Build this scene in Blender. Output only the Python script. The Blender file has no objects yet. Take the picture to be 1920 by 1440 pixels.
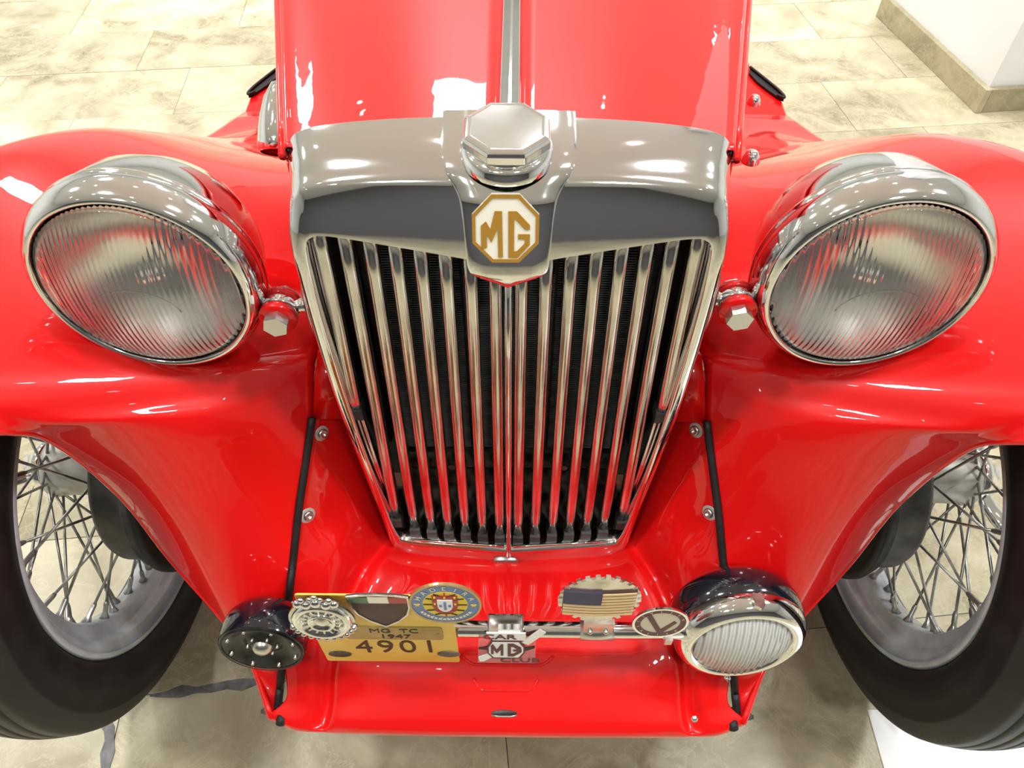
import bpy, bmesh, math, random
from mathutils import Vector, Matrix, Euler
random.seed(7)
S = bpy.context.scene
COL = S.collection
PI = math.pi
R = math.radians

# ------------------------------------------------------------------ camera
F_PX = 1385.0
cam_d = bpy.data.cameras.new('camera'); cam = bpy.data.objects.new('camera', cam_d); COL.objects.link(cam)
cam_d.sensor_width = 36.0; cam_d.lens = F_PX / 1920 * 36.0; cam_d.clip_start = 0.02
CAM = Vector((.008, -.585, 1.23))
_pi, _ya, _ro = R(49.7), .009, .002
FW = Vector((-math.sin(_ya)*math.cos(_pi), math.cos(_ya)*math.cos(_pi), -math.sin(_pi)))
U0 = Vector((math.cos(_ya), math.sin(_ya), 0)); V0 = Vector((math.sin(_ya)*math.sin(_pi), -math.cos(_ya)*math.sin(_pi), -math.cos(_pi)))
UU = math.cos(_ro)*U0 - math.sin(_ro)*V0; VV = math.sin(_ro)*U0 + math.cos(_ro)*V0
_m = Matrix((UU, -VV, -FW)).transposed().to_4x4(); _m.translation = CAM
cam.matrix_world = _m
S.camera = cam

# ------------------------------------------------------------------ world, light, exposure
w = bpy.data.worlds.new('world'); S.world = w; w.use_nodes = True
w.node_tree.nodes['Background'].inputs[0].default_value = (.9, .93, 1, 1)
w.node_tree.nodes['Background'].inputs[1].default_value = .3
S.view_settings.view_transform = 'Standard'; S.view_settings.look = 'None'
S.view_settings.gamma = 1; S.view_settings.use_curve_mapping = False
S.view_settings.exposure = -0.38
S.cycles.use_denoising = True
S.cycles.max_bounces = 10; S.cycles.glossy_bounces = 6; S.cycles.transmission_bounces = 8; S.cycles.diffuse_bounces = 4
S.cycles.caustics_reflective = False; S.cycles.caustics_refractive = False
S.cycles.sample_clamp_indirect = 6
CEIL_Z = 3.3
PANELS = [(-.34, 3.45, .62, .62, 80), (1.7, 2.6, .34, .34, 68), (-1.9, 2.1, .34, .34, 64), (1.15, -.25, .26, .26, 56), (-1.35, -.3, .26, .26, 58), (2.6, .1, .34, .34, 78), (1.0, -1.9, .3, .3, 30), (-1.1, -2.0, .3, .3, 30), (3.3, 5.2, .62, .62, 66), (-3.4, 4.8, .62, .62, 60), (-3.2, 1.0, .34, .34, 45), (.3, 2.3, .3, .3, 60)]
SPOTS = [(x*1.35 - .5, y*1.4 + .9) for x in (-2, -1, 0, 1, 2) for y in (-2, -1, 0, 1, 2)]

# ------------------------------------------------------------------ helpers
def tag(o, label=None, cat=None, group=None, kind=None):
    if label: o['label'] = label
    if cat: o['category'] = cat
    if group: o['group'] = group
    if kind: o['kind'] = kind
    return o
def link(name, me, m=None, parent=None, smooth=True, mats=None):
    o = bpy.data.objects.new(name, me); COL.objects.link(o)
    if m is not None and not me.materials: me.materials.append(m)
    if mats:
        for k in mats: me.materials.append(k)
    if smooth:
        me.polygons.foreach_set('use_smooth', [True]*len(me.polygons))
    if parent is not None: o.parent = parent
    return o
def mesh(vs, fs, name='m'):
    me = bpy.data.meshes.new(name); me.from_pydata([tuple(v) for v in vs], [], fs); me.update(); return me
def recalc(me):
    bm = bmesh.new(); bm.from_mesh(me); bmesh.ops.recalc_face_normals(bm, faces=bm.faces); bm.to_mesh(me); bm.free(); return me
def bevel(o, wd=.001, seg=2, ang=35):
    b = o.modifiers.new('b', 'BEVEL'); b.width = wd; b.segments = seg; b.limit_method = 'ANGLE'; b.angle_limit = R(ang); b.harden_normals = False
    return o
def autosmooth(o, ang=35):
    me = o.data
    bm = bmesh.new(); bm.from_mesh(me)
    for e in bm.edges:
        e.smooth = not (len(e.link_faces) == 2 and e.calc_face_angle(0) > R(ang))
    bm.to_mesh(me); bm.free(); return o
def cr(p0, p1, p2, p3, t):
    return .5*((2*p1) + (p2-p0)*t + (2*p0-5*p1+4*p2-p3)*t*t + (3*p1-p0-3*p2+p3)*t*t*t)
def spline(pts, n, closed=False):
    pts = [Vector(p) for p in pts]; out = []; k = len(pts)
    segs = k if closed else k-1
    for i in range(segs):
        g = lambda j: pts[j % k] if closed else pts[max(0, min(k-1, j))]
        p0, p1, p2, p3 = g(i-1), g(i), g(i+1), g(i+2)
        if not closed and i == 0: p0 = p1*2 - p2
        if not closed and i == segs-1: p3 = p2*2 - p1
        for s in range(n): out.append(cr(p0, p1, p2, p3, s/n))
    if not closed: out.append(pts[-1])
    return out
def loft_grid(rows, nu, nv):
    """rows of control points (equal length) -> fine grid"""
    fr = [spline(r, nu) for r in rows]
    cols = [spline([fr[i][j] for i in range(len(fr))], nv) for j in range(len(fr[0]))]
    return [[cols[j][i] for j in range(len(cols))] for i in range(len(cols[0]))]
def grid_mesh(G, flip=False, closed_u=False):
    ny, nx = len(G), len(G[0]); vs = [p for r in G for p in r]; fs = []
    for i in range(ny-1):
        for j in range(nx if closed_u else nx-1):
            k = (j+1) % nx
            q = (i*nx+j, i*nx+k, (i+1)*nx+k, (i+1)*nx+j)
            fs.append(q[::-1] if flip else q)
    return mesh(vs, fs)
def lathe(prof, n=64, axis='Z', mod=None, closed=False):
    """prof: list of (r, h); revolve round axis"""
    vs = []; fs = []; k = len(prof)
    for i in range(n):
        a = 2*PI*i/n; c, s = math.cos(a), math.sin(a)
        for j, (r, h) in enumerate(prof):
            if mod: r = mod(i, j, r, h)
            if axis == 'Z': vs.append((r*c, r*s, h))
            elif axis == 'X': vs.append((h, r*c, r*s))
            else: vs.append((r*s, h, r*c))     # Y
    for i in range(n):
        i2 = (i+1) % n
        for j in range(k if closed else k-1):
            j2 = (j+1) % k
            fs.append((i*k+j, i2*k+j, i2*k+j2, i*k+j2))
    me = mesh(vs, fs)
    bm = bmesh.new(); bm.from_mesh(me); bmesh.ops.remove_doubles(bm, verts=bm.verts, dist=1e-6)
    bmesh.ops.recalc_face_normals(bm, faces=bm.faces); bm.to_mesh(me); bm.free()
    return me
def tube(path, r, n=10, caps=True, flat=1.0, up=Vector((0, 0, 1))):
    path = [Vector(p) for p in path]; vs = []; fs = []
    rr = r if isinstance(r, (list, tuple)) else [r]*len(path)
    for i, p in enumerate(path):
        t = (path[min(i+1, len(path)-1)] - path[max(i-1, 0)]).normalized()
        a = t.cross(up)
        if a.length < 1e-4: a = t.cross(Vector((1, 0, 0)))
        a.normalize(); b = a.cross(t).normalized()
        for k in range(n):
            q = 2*PI*k/n
            vs.append(p + a*math.cos(q)*rr[i] + b*math.sin(q)*rr[i]*flat)
    for i in range(len(path)-1):
        for k in range(n):
            k2 = (k+1) % n
            fs.append((i*n+k, i*n+k2, (i+1)*n+k2, (i+1)*n+k))
    if caps: fs.append(tuple(range(n))[::-1]); fs.append(tuple((len(path)-1)*n+k for k in range(n)))
    return recalc(mesh(vs, fs))
def prism(poly, z0, z1):
    """poly [(x,y)] extruded along local z"""
    n = len(poly); vs = [(x, y, z0) for x, y in poly] + [(x, y, z1) for x, y in poly]
    fs = [tuple(range(n))[::-1], tuple(range(n, 2*n))] + [(i, (i+1) % n, n+(i+1) % n, n+i) for i in range(n)]
    return recalc(mesh(vs, fs))
def box(x0, x1, y0, y1, z0, z1):
    return prism([(x0, y0), (x1, y0), (x1, y1), (x0, y1)], z0, z1)
def join(*mes):
    vs = []; fs = []
    for me in mes:
        b = len(vs); vs += [v.co.copy() for v in me.vertices]; fs += [tuple(b+i for i in p.vertices) for p in me.polygons]
    return mesh(vs, fs)
def xf(me, m): me.transform(m); return me
def T(x, y, z): return Matrix.Translation((x, y, z))
def ngon(n, r, a0=0, sx=1, sy=1): return [(r*math.cos(a0+2*PI*i/n)*sx, r*math.sin(a0+2*PI*i/n)*sy) for i in range(n)]
_txt_n = 0
def text_mesh(s, size, ext=.0004, sx=1.0, bold=0.0, spacing=1.0):
    c = bpy.data.curves.new('t', 'FONT'); c.body = s; c.size = size; c.extrude = ext; c.offset = bold; c.align_x = 'CENTER'; c.align_y = 'CENTER'
    c.space_character = spacing; c.resolution_u = 4
    o = bpy.data.objects.new('t', c); COL.objects.link(o)
    bpy.context.view_layer.update()
    me = bpy.data.meshes.new_from_object(o.evaluated_get(bpy.context.evaluated_depsgraph_get()))
    bpy.data.objects.remove(o); me.transform(Matrix.Diagonal((sx, 1, 1, 1))); me.materials.clear()
    return me

# ------------------------------------------------------------------ materials
def mat(name, col, rough=.5, metal=0.0, coat=0.0, spec=.5, trans=0.0, emit=None, estr=0, ior=1.5, coat_rough=.03):
    m = bpy.data.materials.new(name); m.use_nodes = True; b = m.node_tree.nodes['Principled BSDF']
    b.inputs['Base Color'].default_value = (*col, 1); b.inputs['Roughness'].default_value = rough; b.inputs['Metallic'].default_value = metal
    b.inputs['Coat Weight'].default_value = coat; b.inputs['Coat Roughness'].default_value = coat_rough
    b.inputs['Specular IOR Level'].default_value = spec; b.inputs['Transmission Weight'].default_value = trans; b.inputs['IOR'].default_value = ior
    if emit: b.inputs['Emission Color'].default_value = (*emit, 1); b.inputs['Emission Strength'].default_value = estr
    return m
def nodes(m): return m.node_tree.nodes, m.node_tree.links, m.node_tree.nodes['Principled BSDF']
def noise_mix(m, c1, c2, scale=8, detail=6, lo=.35, hi=.65, coord='Object', bump=0.0, rough=None):
    N, L, b = nodes(m); tc = N.new('ShaderNodeTexCoord'); nz = N.new('ShaderNodeTexNoise'); nz.inputs['Scale'].default_value = scale; nz.inputs['Detail'].default_value = detail
    L.new(tc.outputs[coord], nz.inputs['Vector']); r = N.new('ShaderNodeValToRGB'); r.color_ramp.elements[0].position = lo; r.color_ramp.elements[1].position = hi
    r.color_ramp.elements[0].color = (*c1, 1); r.color_ramp.elements[1].color = (*c2, 1)
    L.new(nz.outputs['Fac'], r.inputs['Fac']); L.new(r.outputs['Color'], b.inputs['Base Color'])
    if bump:
        bp = N.new('ShaderNodeBump'); bp.inputs['Strength'].default_value = bump; bp.inputs['Distance'].default_value = .002
        L.new(nz.outputs['Fac'], bp.inputs['Height']); L.new(bp.outputs['Normal'], b.inputs['Normal'])
    if rough:
        mr = N.new('ShaderNodeMapRange'); mr.inputs[3].default_value = rough[0]; mr.inputs[4].default_value = rough[1]
        L.new(nz.outputs['Fac'], mr.inputs[0]); L.new(mr.outputs[0], b.inputs['Roughness'])
    return m
RED = noise_mix(mat('red_paint', (.80, .005, .005), .35, coat=.9, coat_rough=.02, spec=.15), (.74, .0045, .0055), (.80, .006, .005), 3, 3)
_N, _L, _b = nodes(RED)   # very slight orange peel under the polish
_tc = _N.new('ShaderNodeTexCoord'); _nz = _N.new('ShaderNodeTexNoise'); _nz.inputs['Scale'].default_value = 35; _nz.inputs['Detail'].default_value = 1
_bp = _N.new('ShaderNodeBump'); _bp.inputs['Strength'].default_value = .05; _bp.inputs['Distance'].default_value = .004
_L.new(_tc.outputs['Object'], _nz.inputs['Vector']); _L.new(_nz.outputs['Fac'], _bp.inputs['Height']); _L.new(_bp.outputs['Normal'], _b.inputs['Coat Normal'])
CHROME = noise_mix(mat('chrome', (.82, .83, .84), .06, 1), (.80, .81, .82), (.86, .87, .88), 6, 4, rough=(.03, .10))
WORN = noise_mix(mat('worn_chrome', (.7, .68, .63), .2, 1), (.52, .50, .44), (.80, .79, .75), 60, 6, .3, .6, bump=.15, rough=(.1, .35))
STEEL = mat('steel', (.62, .62, .60), .3, 1)
RUBBER = noise_mix(mat('rubber', (.012, .012, .013), .5), (.004, .004, .0045), (.011, .0105, .010), 25, 6, .4, .7, bump=.1, rough=(.42, .62))
BLACK = mat('black_enamel', (.006, .007, .012), .12, coat=1)
MATTBLACK = mat('matt_black', (.008, .008, .009), .6)
RIM = noise_mix(mat('rim_silver', (.5, .53, .56), .4, .3), (.44, .47, .50), (.58, .61, .64), 30, 5, bump=.05)
SPOKE = noise_mix(mat('spoke_steel', (.36, .36, .35), .35, .85), (.22, .22, .21), (.55, .55, .53), 40, 3)
HUBG = noise_mix(mat('hub_grey', (.55, .54, .48), .4, .2), (.45, .44, .38), (.62, .61, .56), 40, 4)
DRUM = noise_mix(mat('drum_grey', (.06, .06, .058), .55, .3), (.035, .034, .032), (.10, .098, .09), 30, 6, bump=.3)
GLASS = mat('lens_glass', (1, 1, 1), .03, trans=1.0, ior=1.45)
CORE = noise_mix(mat('radiator_core', (.012, .014, .016), .5, .4), (.007, .008, .010), (.03, .035, .038), 30, 6)
RUST = noise_mix(mat('rusty_bar', (.10, .08, .055), .7), (.05, .035, .025), (.22, .19, .14), 40, 6)
YELLOW = noise_mix(mat('plate_yellow', (.80, .56, .10), .35), (.84, .50, .07), (.84, .66, .14), 12, 5)
BRASS = noise_mix(mat('plaque_brass', (.40, .32, .10), .35, .4), (.33, .27, .08), (.45, .38, .14), 40, 5)
DARKBR = noise_mix(mat('dark_brown', (.06, .035, .028), .5), (.045, .026, .02), (.08, .05, .04), 40, 5)
CREAM = mat('cream_enamel', (.93, .90, .76), .2, coat=.6)
GOLD = mat('gold_letter', (.62, .33, .05), .3, .4)
BLUE = mat('blue_enamel', (.09, .19, .44), .25, coat=.6)
NAVY = mat('navy_enamel', (.030, .040, .10), .45)
GREEN = mat('green_enamel', (.05, .16, .07), .3)
REDEN = mat('red_enamel', (.42, .03, .03), .3)
YEN = mat('yellow_enamel', (.85, .62, .04), .3)
WHITE = mat('white_enamel', (.88, .88, .84), .25, coat=.4)
MAROON = mat('maroon_enamel', (.10, .015, .03), .3)
INK = mat('dark_ink', (.03, .015, .012), .5)
TAN = mat('tan_enamel', (.86, .62, .34), .45)
WORN_SLAT = noise_mix(mat('slat_chrome', (.72, .70, .66), .14, 1), (.60, .58, .54), (.78, .76, .72), 25, 5, rough=(.10, .24))
FILLER = noise_mix(mat('grey_filler', (.16, .16, .155), .6), (.11, .11, .11), (.22, .22, .21), 60, 5)
WHITEW = noise_mix(mat('wall_white', (.80, .82, .82), .6), (.76, .78, .78), (.84, .86, .86), 3, 5)
CEILM = mat('ceiling_grey', (.80, .84, .90), .8)
def marble(name, c_lo, c_mid, c_hi, seed_by_object=True, rough=.28):
    m = mat(name, c_mid, rough, spec=.5); N, L, b = nodes(m)
    g = N.new('ShaderNodeTexCoord'); oi = N.new('ShaderNodeObjectInfo'); ad = N.new('ShaderNodeVectorMath'); ad.operation = 'MULTIPLY_ADD'
    cmb = N.new('ShaderNodeCombineXYZ'); L.new(oi.outputs['Random'], cmb.inputs[0]); L.new(oi.outputs['Random'], cmb.inputs[1])
    sc = N.new('ShaderNodeVectorMath'); sc.operation = 'SCALE'; sc.inputs['Scale'].default_value = 37.0 if seed_by_object else 0
    L.new(cmb.outputs[0], sc.inputs[0]); a2 = N.new('ShaderNodeVectorMath'); a2.operation = 'ADD'; L.new(g.outputs['Object'], a2.inputs[0]); L.new(sc.outputs[0], a2.inputs[1])
    n1 = N.new('ShaderNodeTexNoise'); n1.inputs['Scale'].default_value = 5; n1.inputs['Detail'].default_value = 8; n1.inputs['Roughness'].default_value = .65; n1.inputs['Distortion'].default_value = .6
    L.new(a2.outputs[0], n1.inputs['Vector'])
    r = N.new('ShaderNodeValToRGB'); e = r.color_ramp.elements; e[0].position = .33; e[0].color = (*c_lo, 1); e[1].position = .68; e[1].color = (*c_hi, 1); e.new(.5).color = (*c_mid, 1)
    L.new(n1.outputs['Fac'], r.inputs['Fac'])
    # light wispy veins
    n2 = N.new('ShaderNodeTexNoise'); n2.inputs['Scale'].default_value = 13; n2.inputs['Detail'].default_value = 9; n2.inputs['Roughness'].default_value = .7; n2.inputs['Distortion'].default_value = .8
    L.new(a2.outputs[0], n2.inputs['Vector'])
    ab = N.new('ShaderNodeMath'); ab.operation = 'SUBTRACT'; ab.inputs[1].default_value = .5; L.new(n2.outputs['Fac'], ab.inputs[0])
    ab2 = N.new('ShaderNodeMath'); ab2.operation = 'ABSOLUTE'; L.new(ab.outputs[0], ab2.inputs[0])
    mr = N.new('ShaderNodeMapRange'); mr.inputs[1].default_value = 0; mr.inputs[2].default_value = .03; mr.inputs[3].default_value = .38; mr.inputs[4].default_value = 0; L.new(ab2.outputs[0], mr.inputs[0])
    mx = N.new('ShaderNodeMix'); mx.data_type = 'RGBA'; L.new(mr.outputs[0], mx.inputs[0]); L.new(r.outputs['Color'], mx.inputs[6]); mx.inputs[7].default_value = (min(1, c_hi[0]*1.15), min(1, c_hi[1]*1.15), min(1, c_hi[2]*1.2), 1)
    # dark blotches
    n3 = N.new('ShaderNodeTexVoronoi'); n3.inputs['Scale'].default_value = 28; n3.feature = 'DISTANCE_TO_EDGE'; L.new(a2.outputs[0], n3.inputs['Vector'])
    n4 = N.new('ShaderNodeTexNoise'); n4.inputs['Scale'].default_value = 3.5; n4.inputs['Detail'].default_value = 3; L.new(a2.outputs[0], n4.inputs['Vector'])
    m4 = N.new('ShaderNodeMapRange'); m4.inputs[1].default_value = .56; m4.inputs[2].default_value = .72; m4.inputs[3].default_value = 0; m4.inputs[4].default_value = .55; L.new(n4.outputs['Fac'], m4.inputs[0])
    mx2 = N.new('ShaderNodeMix'); mx2.data_type = 'RGBA'; L.new(m4.outputs[0], mx2.inputs[0]); L.new(mx.outputs[2], mx2.inputs[6]); mx2.inputs[7].default_value = (*c_lo, 1)
    # per tile tone
    hv = N.new('ShaderNodeHueSaturation'); mr2 = N.new('ShaderNodeMapRange'); mr2.inputs[3].default_value = .86; mr2.inputs[4].default_value = 1.1; L.new(oi.outputs['Random'], mr2.inputs[0]); L.new(mr2.outputs[0], hv.inputs['Value']); L.new(mx2.outputs[2], hv.inputs['Color'])
    L.new(hv.outputs['Color'], b.inputs['Base Color'])
    rr = N.new('ShaderNodeMapRange'); rr.inputs[3].default_value = rough*.7; rr.inputs[4].default_value = rough*1.5; L.new(n1.outputs['Fac'], rr.inputs[0]); L.new(rr.outputs[0], b.inputs['Roughness'])
    return m
TILE = marble('beige_marble', (.30, .26, .15), (.52, .47, .31), (.66, .61, .43))
SKIRT = marble('skirting_marble', (.26, .23, .13), (.38, .34, .21), (.48, .44, .30), rough=.35)

# ------------------------------------------------------------------ setting
TH = R(6.3); ct, st_ = math.cos(TH), math.sin(TH)
floor = link('floor', box(-5.5, 5.5, -4.5, 7.5, -.06, -.003), FILLER, smooth=False); tag(floor, kind='structure')
def tile_xy(u, v): return (u*ct - v*st_, u*st_ + v*ct)     # tile frame -> world
PITCH, TLEN = .302, .604
tile_me = box(-TLEN/2+.0008, TLEN/2-.0008, -PITCH/2+.0008, PITCH/2-.0008, -.012, 0)
tile_me.materials.append(TILE)
v0 = -.14*ct
for j in range(-3, 11):
    vc = v0 + (j+.5)*PITCH
    off = [0, .5, .2, .7, .35][j % 5]*TLEN
    if j == -1: off = -.032 - TLEN/2 + TLEN/2
    for i in range(-5, 6):
        uc = i*TLEN + off + TLEN/2
        x, y = tile_xy(uc, vc)
        if abs(x) > 2.75 or y < -1.0 or y > 3.1: continue
        o = bpy.data.objects.new('floor_tile', tile_me); COL.objects.link(o); o.parent = floor
        o.location = (x, y, random.uniform(-.0004, .0004)); o.rotation_euler = (0, 0, TH)
# outer floor beyond the laid tiles: thin marble bed
def ring(x0, x1, y0, y1): return box(x0, x1, y0, y1, -.004, -.0008)
bed = link('floor_bed', join(ring(-5.5, -2.6, -4.5, 7.5), ring(2.6, 5.5, -4.5, 7.5), ring(-2.6, 2.6, 3.0, 7.5), ring(-2.6, 2.6, -4.5, -.9)), TILE, floor, smooth=False)
def blob_strip(pts, wds, name):
    vs = []; fs = []
    for i, p in enumerate(pts):
        t = Vector(pts[min(i+1, len(pts)-1)]) - Vector(pts[max(0, i-1)]); n = Vector((-t[1], t[0])).normalized()
        for s in (-1, 1):
            q = Vector(p[:2]) + n*s*wds[i]*random.uniform(.7, 1.25); vs.append((q[0], q[1], .0012))
    for i in range(len(pts)-1): fs.append((2*i, 2*i+1, 2*i+3, 2*i+2))
    me = recalc(mesh(vs, fs)); o = link(name, me, FILLER, floor, smooth=False)
    so = o.modifiers.new('s', 'SOLIDIFY'); so.thickness = .002; return o
blob_strip([(-.576+.024*i, -.205+.0035*i+random.uniform(-.002, .002)) for i in range(10)], [.002, .006, .009, .006, .008, .007, .009, .005, .004, .001], 'joint_filler')
blob_strip([(-.335+.02*i, -.172+.003*i) for i in range(4)], [.003, .009, .006, .001], 'joint_filler')
blob_strip([(-.628, -.19), (-.625, -.215), (-.628, -.232), (-.636, -.243), (-.622, -.256), (-.618, -.272), (-.613, -.29), (-.609, -.31), (-.606, -.33)], [.001, .001, .003, .009, .008, .007, .009, .006, .007], 'joint_filler')
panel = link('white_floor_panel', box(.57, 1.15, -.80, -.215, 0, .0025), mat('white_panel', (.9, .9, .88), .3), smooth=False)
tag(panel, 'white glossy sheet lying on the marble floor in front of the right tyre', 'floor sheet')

def wall(name, *b):
    o = link(name, box(*b), WHITEW, smooth=False); tag(o, kind='structure'); return o
wall('wall_left', -5.6, -5.5, -4.6, 7.6, -.06, CEIL_Z); wall('wall_right', 5.5, 5.6, -4.6, 7.6, -.06, CEIL_Z)
wall('wall_back', -5.5, 5.5, 7.5, 7.6, -.06, CEIL_Z); WALLD = mat('wall_dark', (.10, .10, .11), .7)
o = wall('wall_front', -5.5, 5.5, -4.6, -4.5, -.06, CEIL_Z) or bpy.data.objects['wall_front']; o.data.materials.clear(); o.data.materials.append(WALLD)
ceil = link('ceiling', box(-5.6, 5.6, -4.6, 7.6, CEIL_Z, CEIL_Z+.1), CEILM, smooth=False); tag(ceil, kind='structure')
# pillar on the right with a marble skirting
pil = link('wall_pillar', box(.02, .62, .02, .70, 0, CEIL_Z), WHITEW, smooth=False); tag(pil, kind='structure')
PM = T(1.455, 1.60, 0) @ Matrix.Rotation(R(8), 4, 'Z'); pil.matrix_world = PM
base = link('baseboard_pillar', box(0, .02, .0, .71, .0, .0775), SKIRT, smooth=False); tag(base, kind='structure'); base.matrix_world = PM
base2 = link('baseboard_pillar', box(.0205, .62, 0, .02, 0, .0775), SKIRT, smooth=False); tag(base2, kind='structure'); base2.matrix_world = PM
for b_ in (base, base2): bevel(b_, .0015, 1)

def ceiling_light(x, y, sx, sy, pw):
    t = bpy.data.objects.new('ceiling_light', None); COL.objects.link(t); t.location = (x, y, CEIL_Z)
    d = bpy.data.lights.new('lamp', 'AREA'); d.shape = 'RECTANGLE'; d.size = sx; d.size_y = sy; d.energy = pw; d.color = (.98, .985, 1)
    o = bpy.data.objects.new('lamp', d); COL.objects.link(o); o.parent = t; o.location = (0, 0, -.025)
    f = .03
    link('frame', join(box(-sx/2-f, sx/2+f, -sy/2-f, -sy/2, -.02, 0), box(-sx/2-f, sx/2+f, sy/2, sy/2+f, -.02, 0), box(-sx/2-f, -sx/2, -sy/2, sy/2, -.02, 0), box(sx/2, sx/2+f, -sy/2, sy/2, -.02, 0)), WHITE, t, smooth=False)
    tag(t, 'square recessed ceiling light panel with white frame', 'ceiling light', 'recessed ceiling light panels')
for a in PANELS: ceiling_light(*a)
SPOTM = mat('spot_glow', (1, 1, 1), .5, emit=(1, .97, .92), estr=60)
spot_ring = lathe([(.034, -.001), (.036, -.012), (.046, -.012), (.048, 0)], 16); spot_disc = lathe([(0, -.004), (.034, -.004)], 16)
spot_ring.materials.append(WHITE); spot_disc.materials.append(SPOTM)
for x, y in SPOTS:
    t = bpy.data.objects.new('spotlight', None); COL.objects.link(t); t.location = (x+random.uniform(-.1, .1), y+random.uniform(-.1, .1), CEIL_Z)
    for n_, me_ in (('trim_ring', spot_ring), ('lamp_face', spot_disc)):
        o = bpy.data.objects.new(n_, me_); COL.objects.link(o); o.parent = t
    tag(t, 'small round recessed ceiling spotlight', 'spotlight', 'recessed ceiling spotlights')
# ------------------------------------------------------------------ the car
car = bpy.data.objects.new('vintage_car', None); COL.objects.link(car)
tag(car, 'red open vintage roadster seen from the front with chrome slatted grille and round headlamps', 'car')
def at(px, py, Y):                    # point of the photo's ray at depth plane Y
    r = FW + UU*(px-960)/F_PX + VV*(py-720)/F_PX
    return CAM + r*((Y-CAM.y)/r.y)

# ---- bonnet
def bonnet_section(y, s):
    hw = .2015 + .225*y; zt = .8935 + .045*y; zs = .866 + .030*y
    return [Vector((s*x, y, z)) for x, z in ((.008, zt), (hw*.45, zt-.002), (hw*.78, zt-(zt-zs)*.42), (hw*.93, zs+(zt-zs)*.28), (hw*.985, zs+.006), (hw, zs-.004))]
def bonnet_side(y, s):
    hw = .2015 + .225*y; zs = .858 + .030*y
    return [Vector((s*(hw-.001), y, zs)), Vector((s*(hw+.003), y, zs-.08)), Vector((s*(hw+.004), y, zs-.2)), Vector((s*(hw+.002), y, .52))]
ys = [-.012, .05, .2, .4, .7, 1.0, 1.15]
for s in (-1, 1):
    o = link('bonnet_top', grid_mesh(loft_grid([bonnet_section(y, s) for y in ys], 6, 5), flip=(s < 0)), RED, car)
    so = o.modifiers.new('s', 'SOLIDIFY'); so.thickness = .0015; so.offset = -1
    o = link('bonnet_side', grid_mesh(loft_grid([bonnet_side(y, s) for y in ys], 4, 4), flip=(s < 0)), RED, car)
    so = o.modifiers.new('s', 'SOLIDIFY'); so.thickness = .0015; so.offset = -1
    # side hinge: red rolled edge with a thin pin line
    hg = [Vector((s*(.2025+.225*y), y, .8625+.030*y)) for y in [k*.05-.012 for k in range(24)]]
    link('side_hinge', tube(hg, .0042, 8), RED, car)
    link('hinge_pin', tube([p+Vector((-s*.0062, 0, .0062)) for p in hg], .0010, 6), MATTBLACK, car)
# scuttle closing the bonnet at the back
sc_ = [Vector((x, 1.15, z)) for x, z in ((-.46, .5), (-.465, .84), (-.445, .90), (-.23, .940), (0, .945), (.23, .940), (.445, .90), (.465, .84), (.46, .5))]
o = link('scuttle', grid_mesh(loft_grid([sc_, [p+Vector((0, .35, .01)) for p in sc_]], 5, 4)), RED, car); so = o.modifiers.new('s', 'SOLIDIFY'); so.thickness = .01
link('firewall', recalc(mesh([(-.4, 1.14, .45), (.4, 1.14, .45), (.4, 1.14, .93), (-.4, 1.14, .93)], [(0, 1, 2, 3)])), MATTBLACK, car, smooth=False)
# centre hinge, a long faceted chrome strip
HG = [(-.0098, 0), (-.0098, .003), (-.0085, .0065), (-.001, .0100), (.0015, .0100), (.0085, .0065), (.0098, .003), (.0098, 0)]
hv = []; hf = []
for y in (-.02, .3, .6, .9, 1.15):
    for x, z in HG: hv.append((x, y, .8905 + .045*y + z))
for i in range(4):
    for k in range(7): hf.append((i*8+k, i*8+k+1, i*8+k+9, i*8+k+8))
hf += [tuple(range(8)), tuple(range(32, 40))]
o = link('bonnet_hinge', recalc(mesh(hv, hf)), CHROME, car, smooth=False); bevel(o, .0008, 2)

# ---- radiator shell
def yf(x, z): return -.075 - (.823-z)*.0865 - .012*max(0, 1-abs(x)/.175)
OUT = [(0, .316), (.06, .317), (.120, .320), (.146, .331), (.156, .352), (.164, .43), (.176, .53), (.186, .63), (.191, .72), (.1925, .80), (.1915, .834), (.184, .857), (.163, .869), (.10, .877), (0, .881)]
OPN = [(0, .357), (.06, .358), (.112, .3595), (.134, .362), (.144, .372), (.152, .43), (.163, .53), (.171, .63), (.176, .72), (.1775, .780), (.1765, .812), (.170, .822), (.155, .824), (.10, .8165), (0, .801)]
def halfspl(P): return spline([Vector((x, z, 0)) for x, z in P], 6)
def fullloop(H): return [(p.x, p.y) for p in H] + [(-p.x, p.y) for p in reversed(H[1:-1])]
LO = fullloop(halfspl(OUT)); LI = fullloop(halfspl(OPN))
def lerp(a, b, t): return a + (b-a)*t
def ins(k, t): return (lerp(LO[k][0], LI[k][0], t), lerp(LO[k][1], LI[k][1], t))
n = len(LO); rows = []
def row(fn): rows.append([fn(k) for k in range(n)])
def sb(k, t): z = LO[k][1]; q_ = min(1, max(0, (z-.80)/.065)); return .016*q_*q_*(3-2*q_)*(1-t)**1.25
def back(k):
    x, z = LO[k]; t = max(0, (z-.6)/.29) if z > .6 else 0
    g = 1.02 + .035*t; return Vector((x*g, .0 - .05*(1-min(1, (z-.3)/.6)), z + .016*min(1, max(0, (z-.80)/.06))))
row(back)
row(lambda k: Vector((LO[k][0], yf(*LO[k])*.5, LO[k][1]+.0095*min(1, max(0, (LO[k][1]-.80)/.06)))))
row(lambda k: Vector((LO[k][0], yf(*LO[k])+.012+sb(k, 0), LO[k][1]+.003*min(1, max(0, (LO[k][1]-.80)/.06)))))
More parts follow.
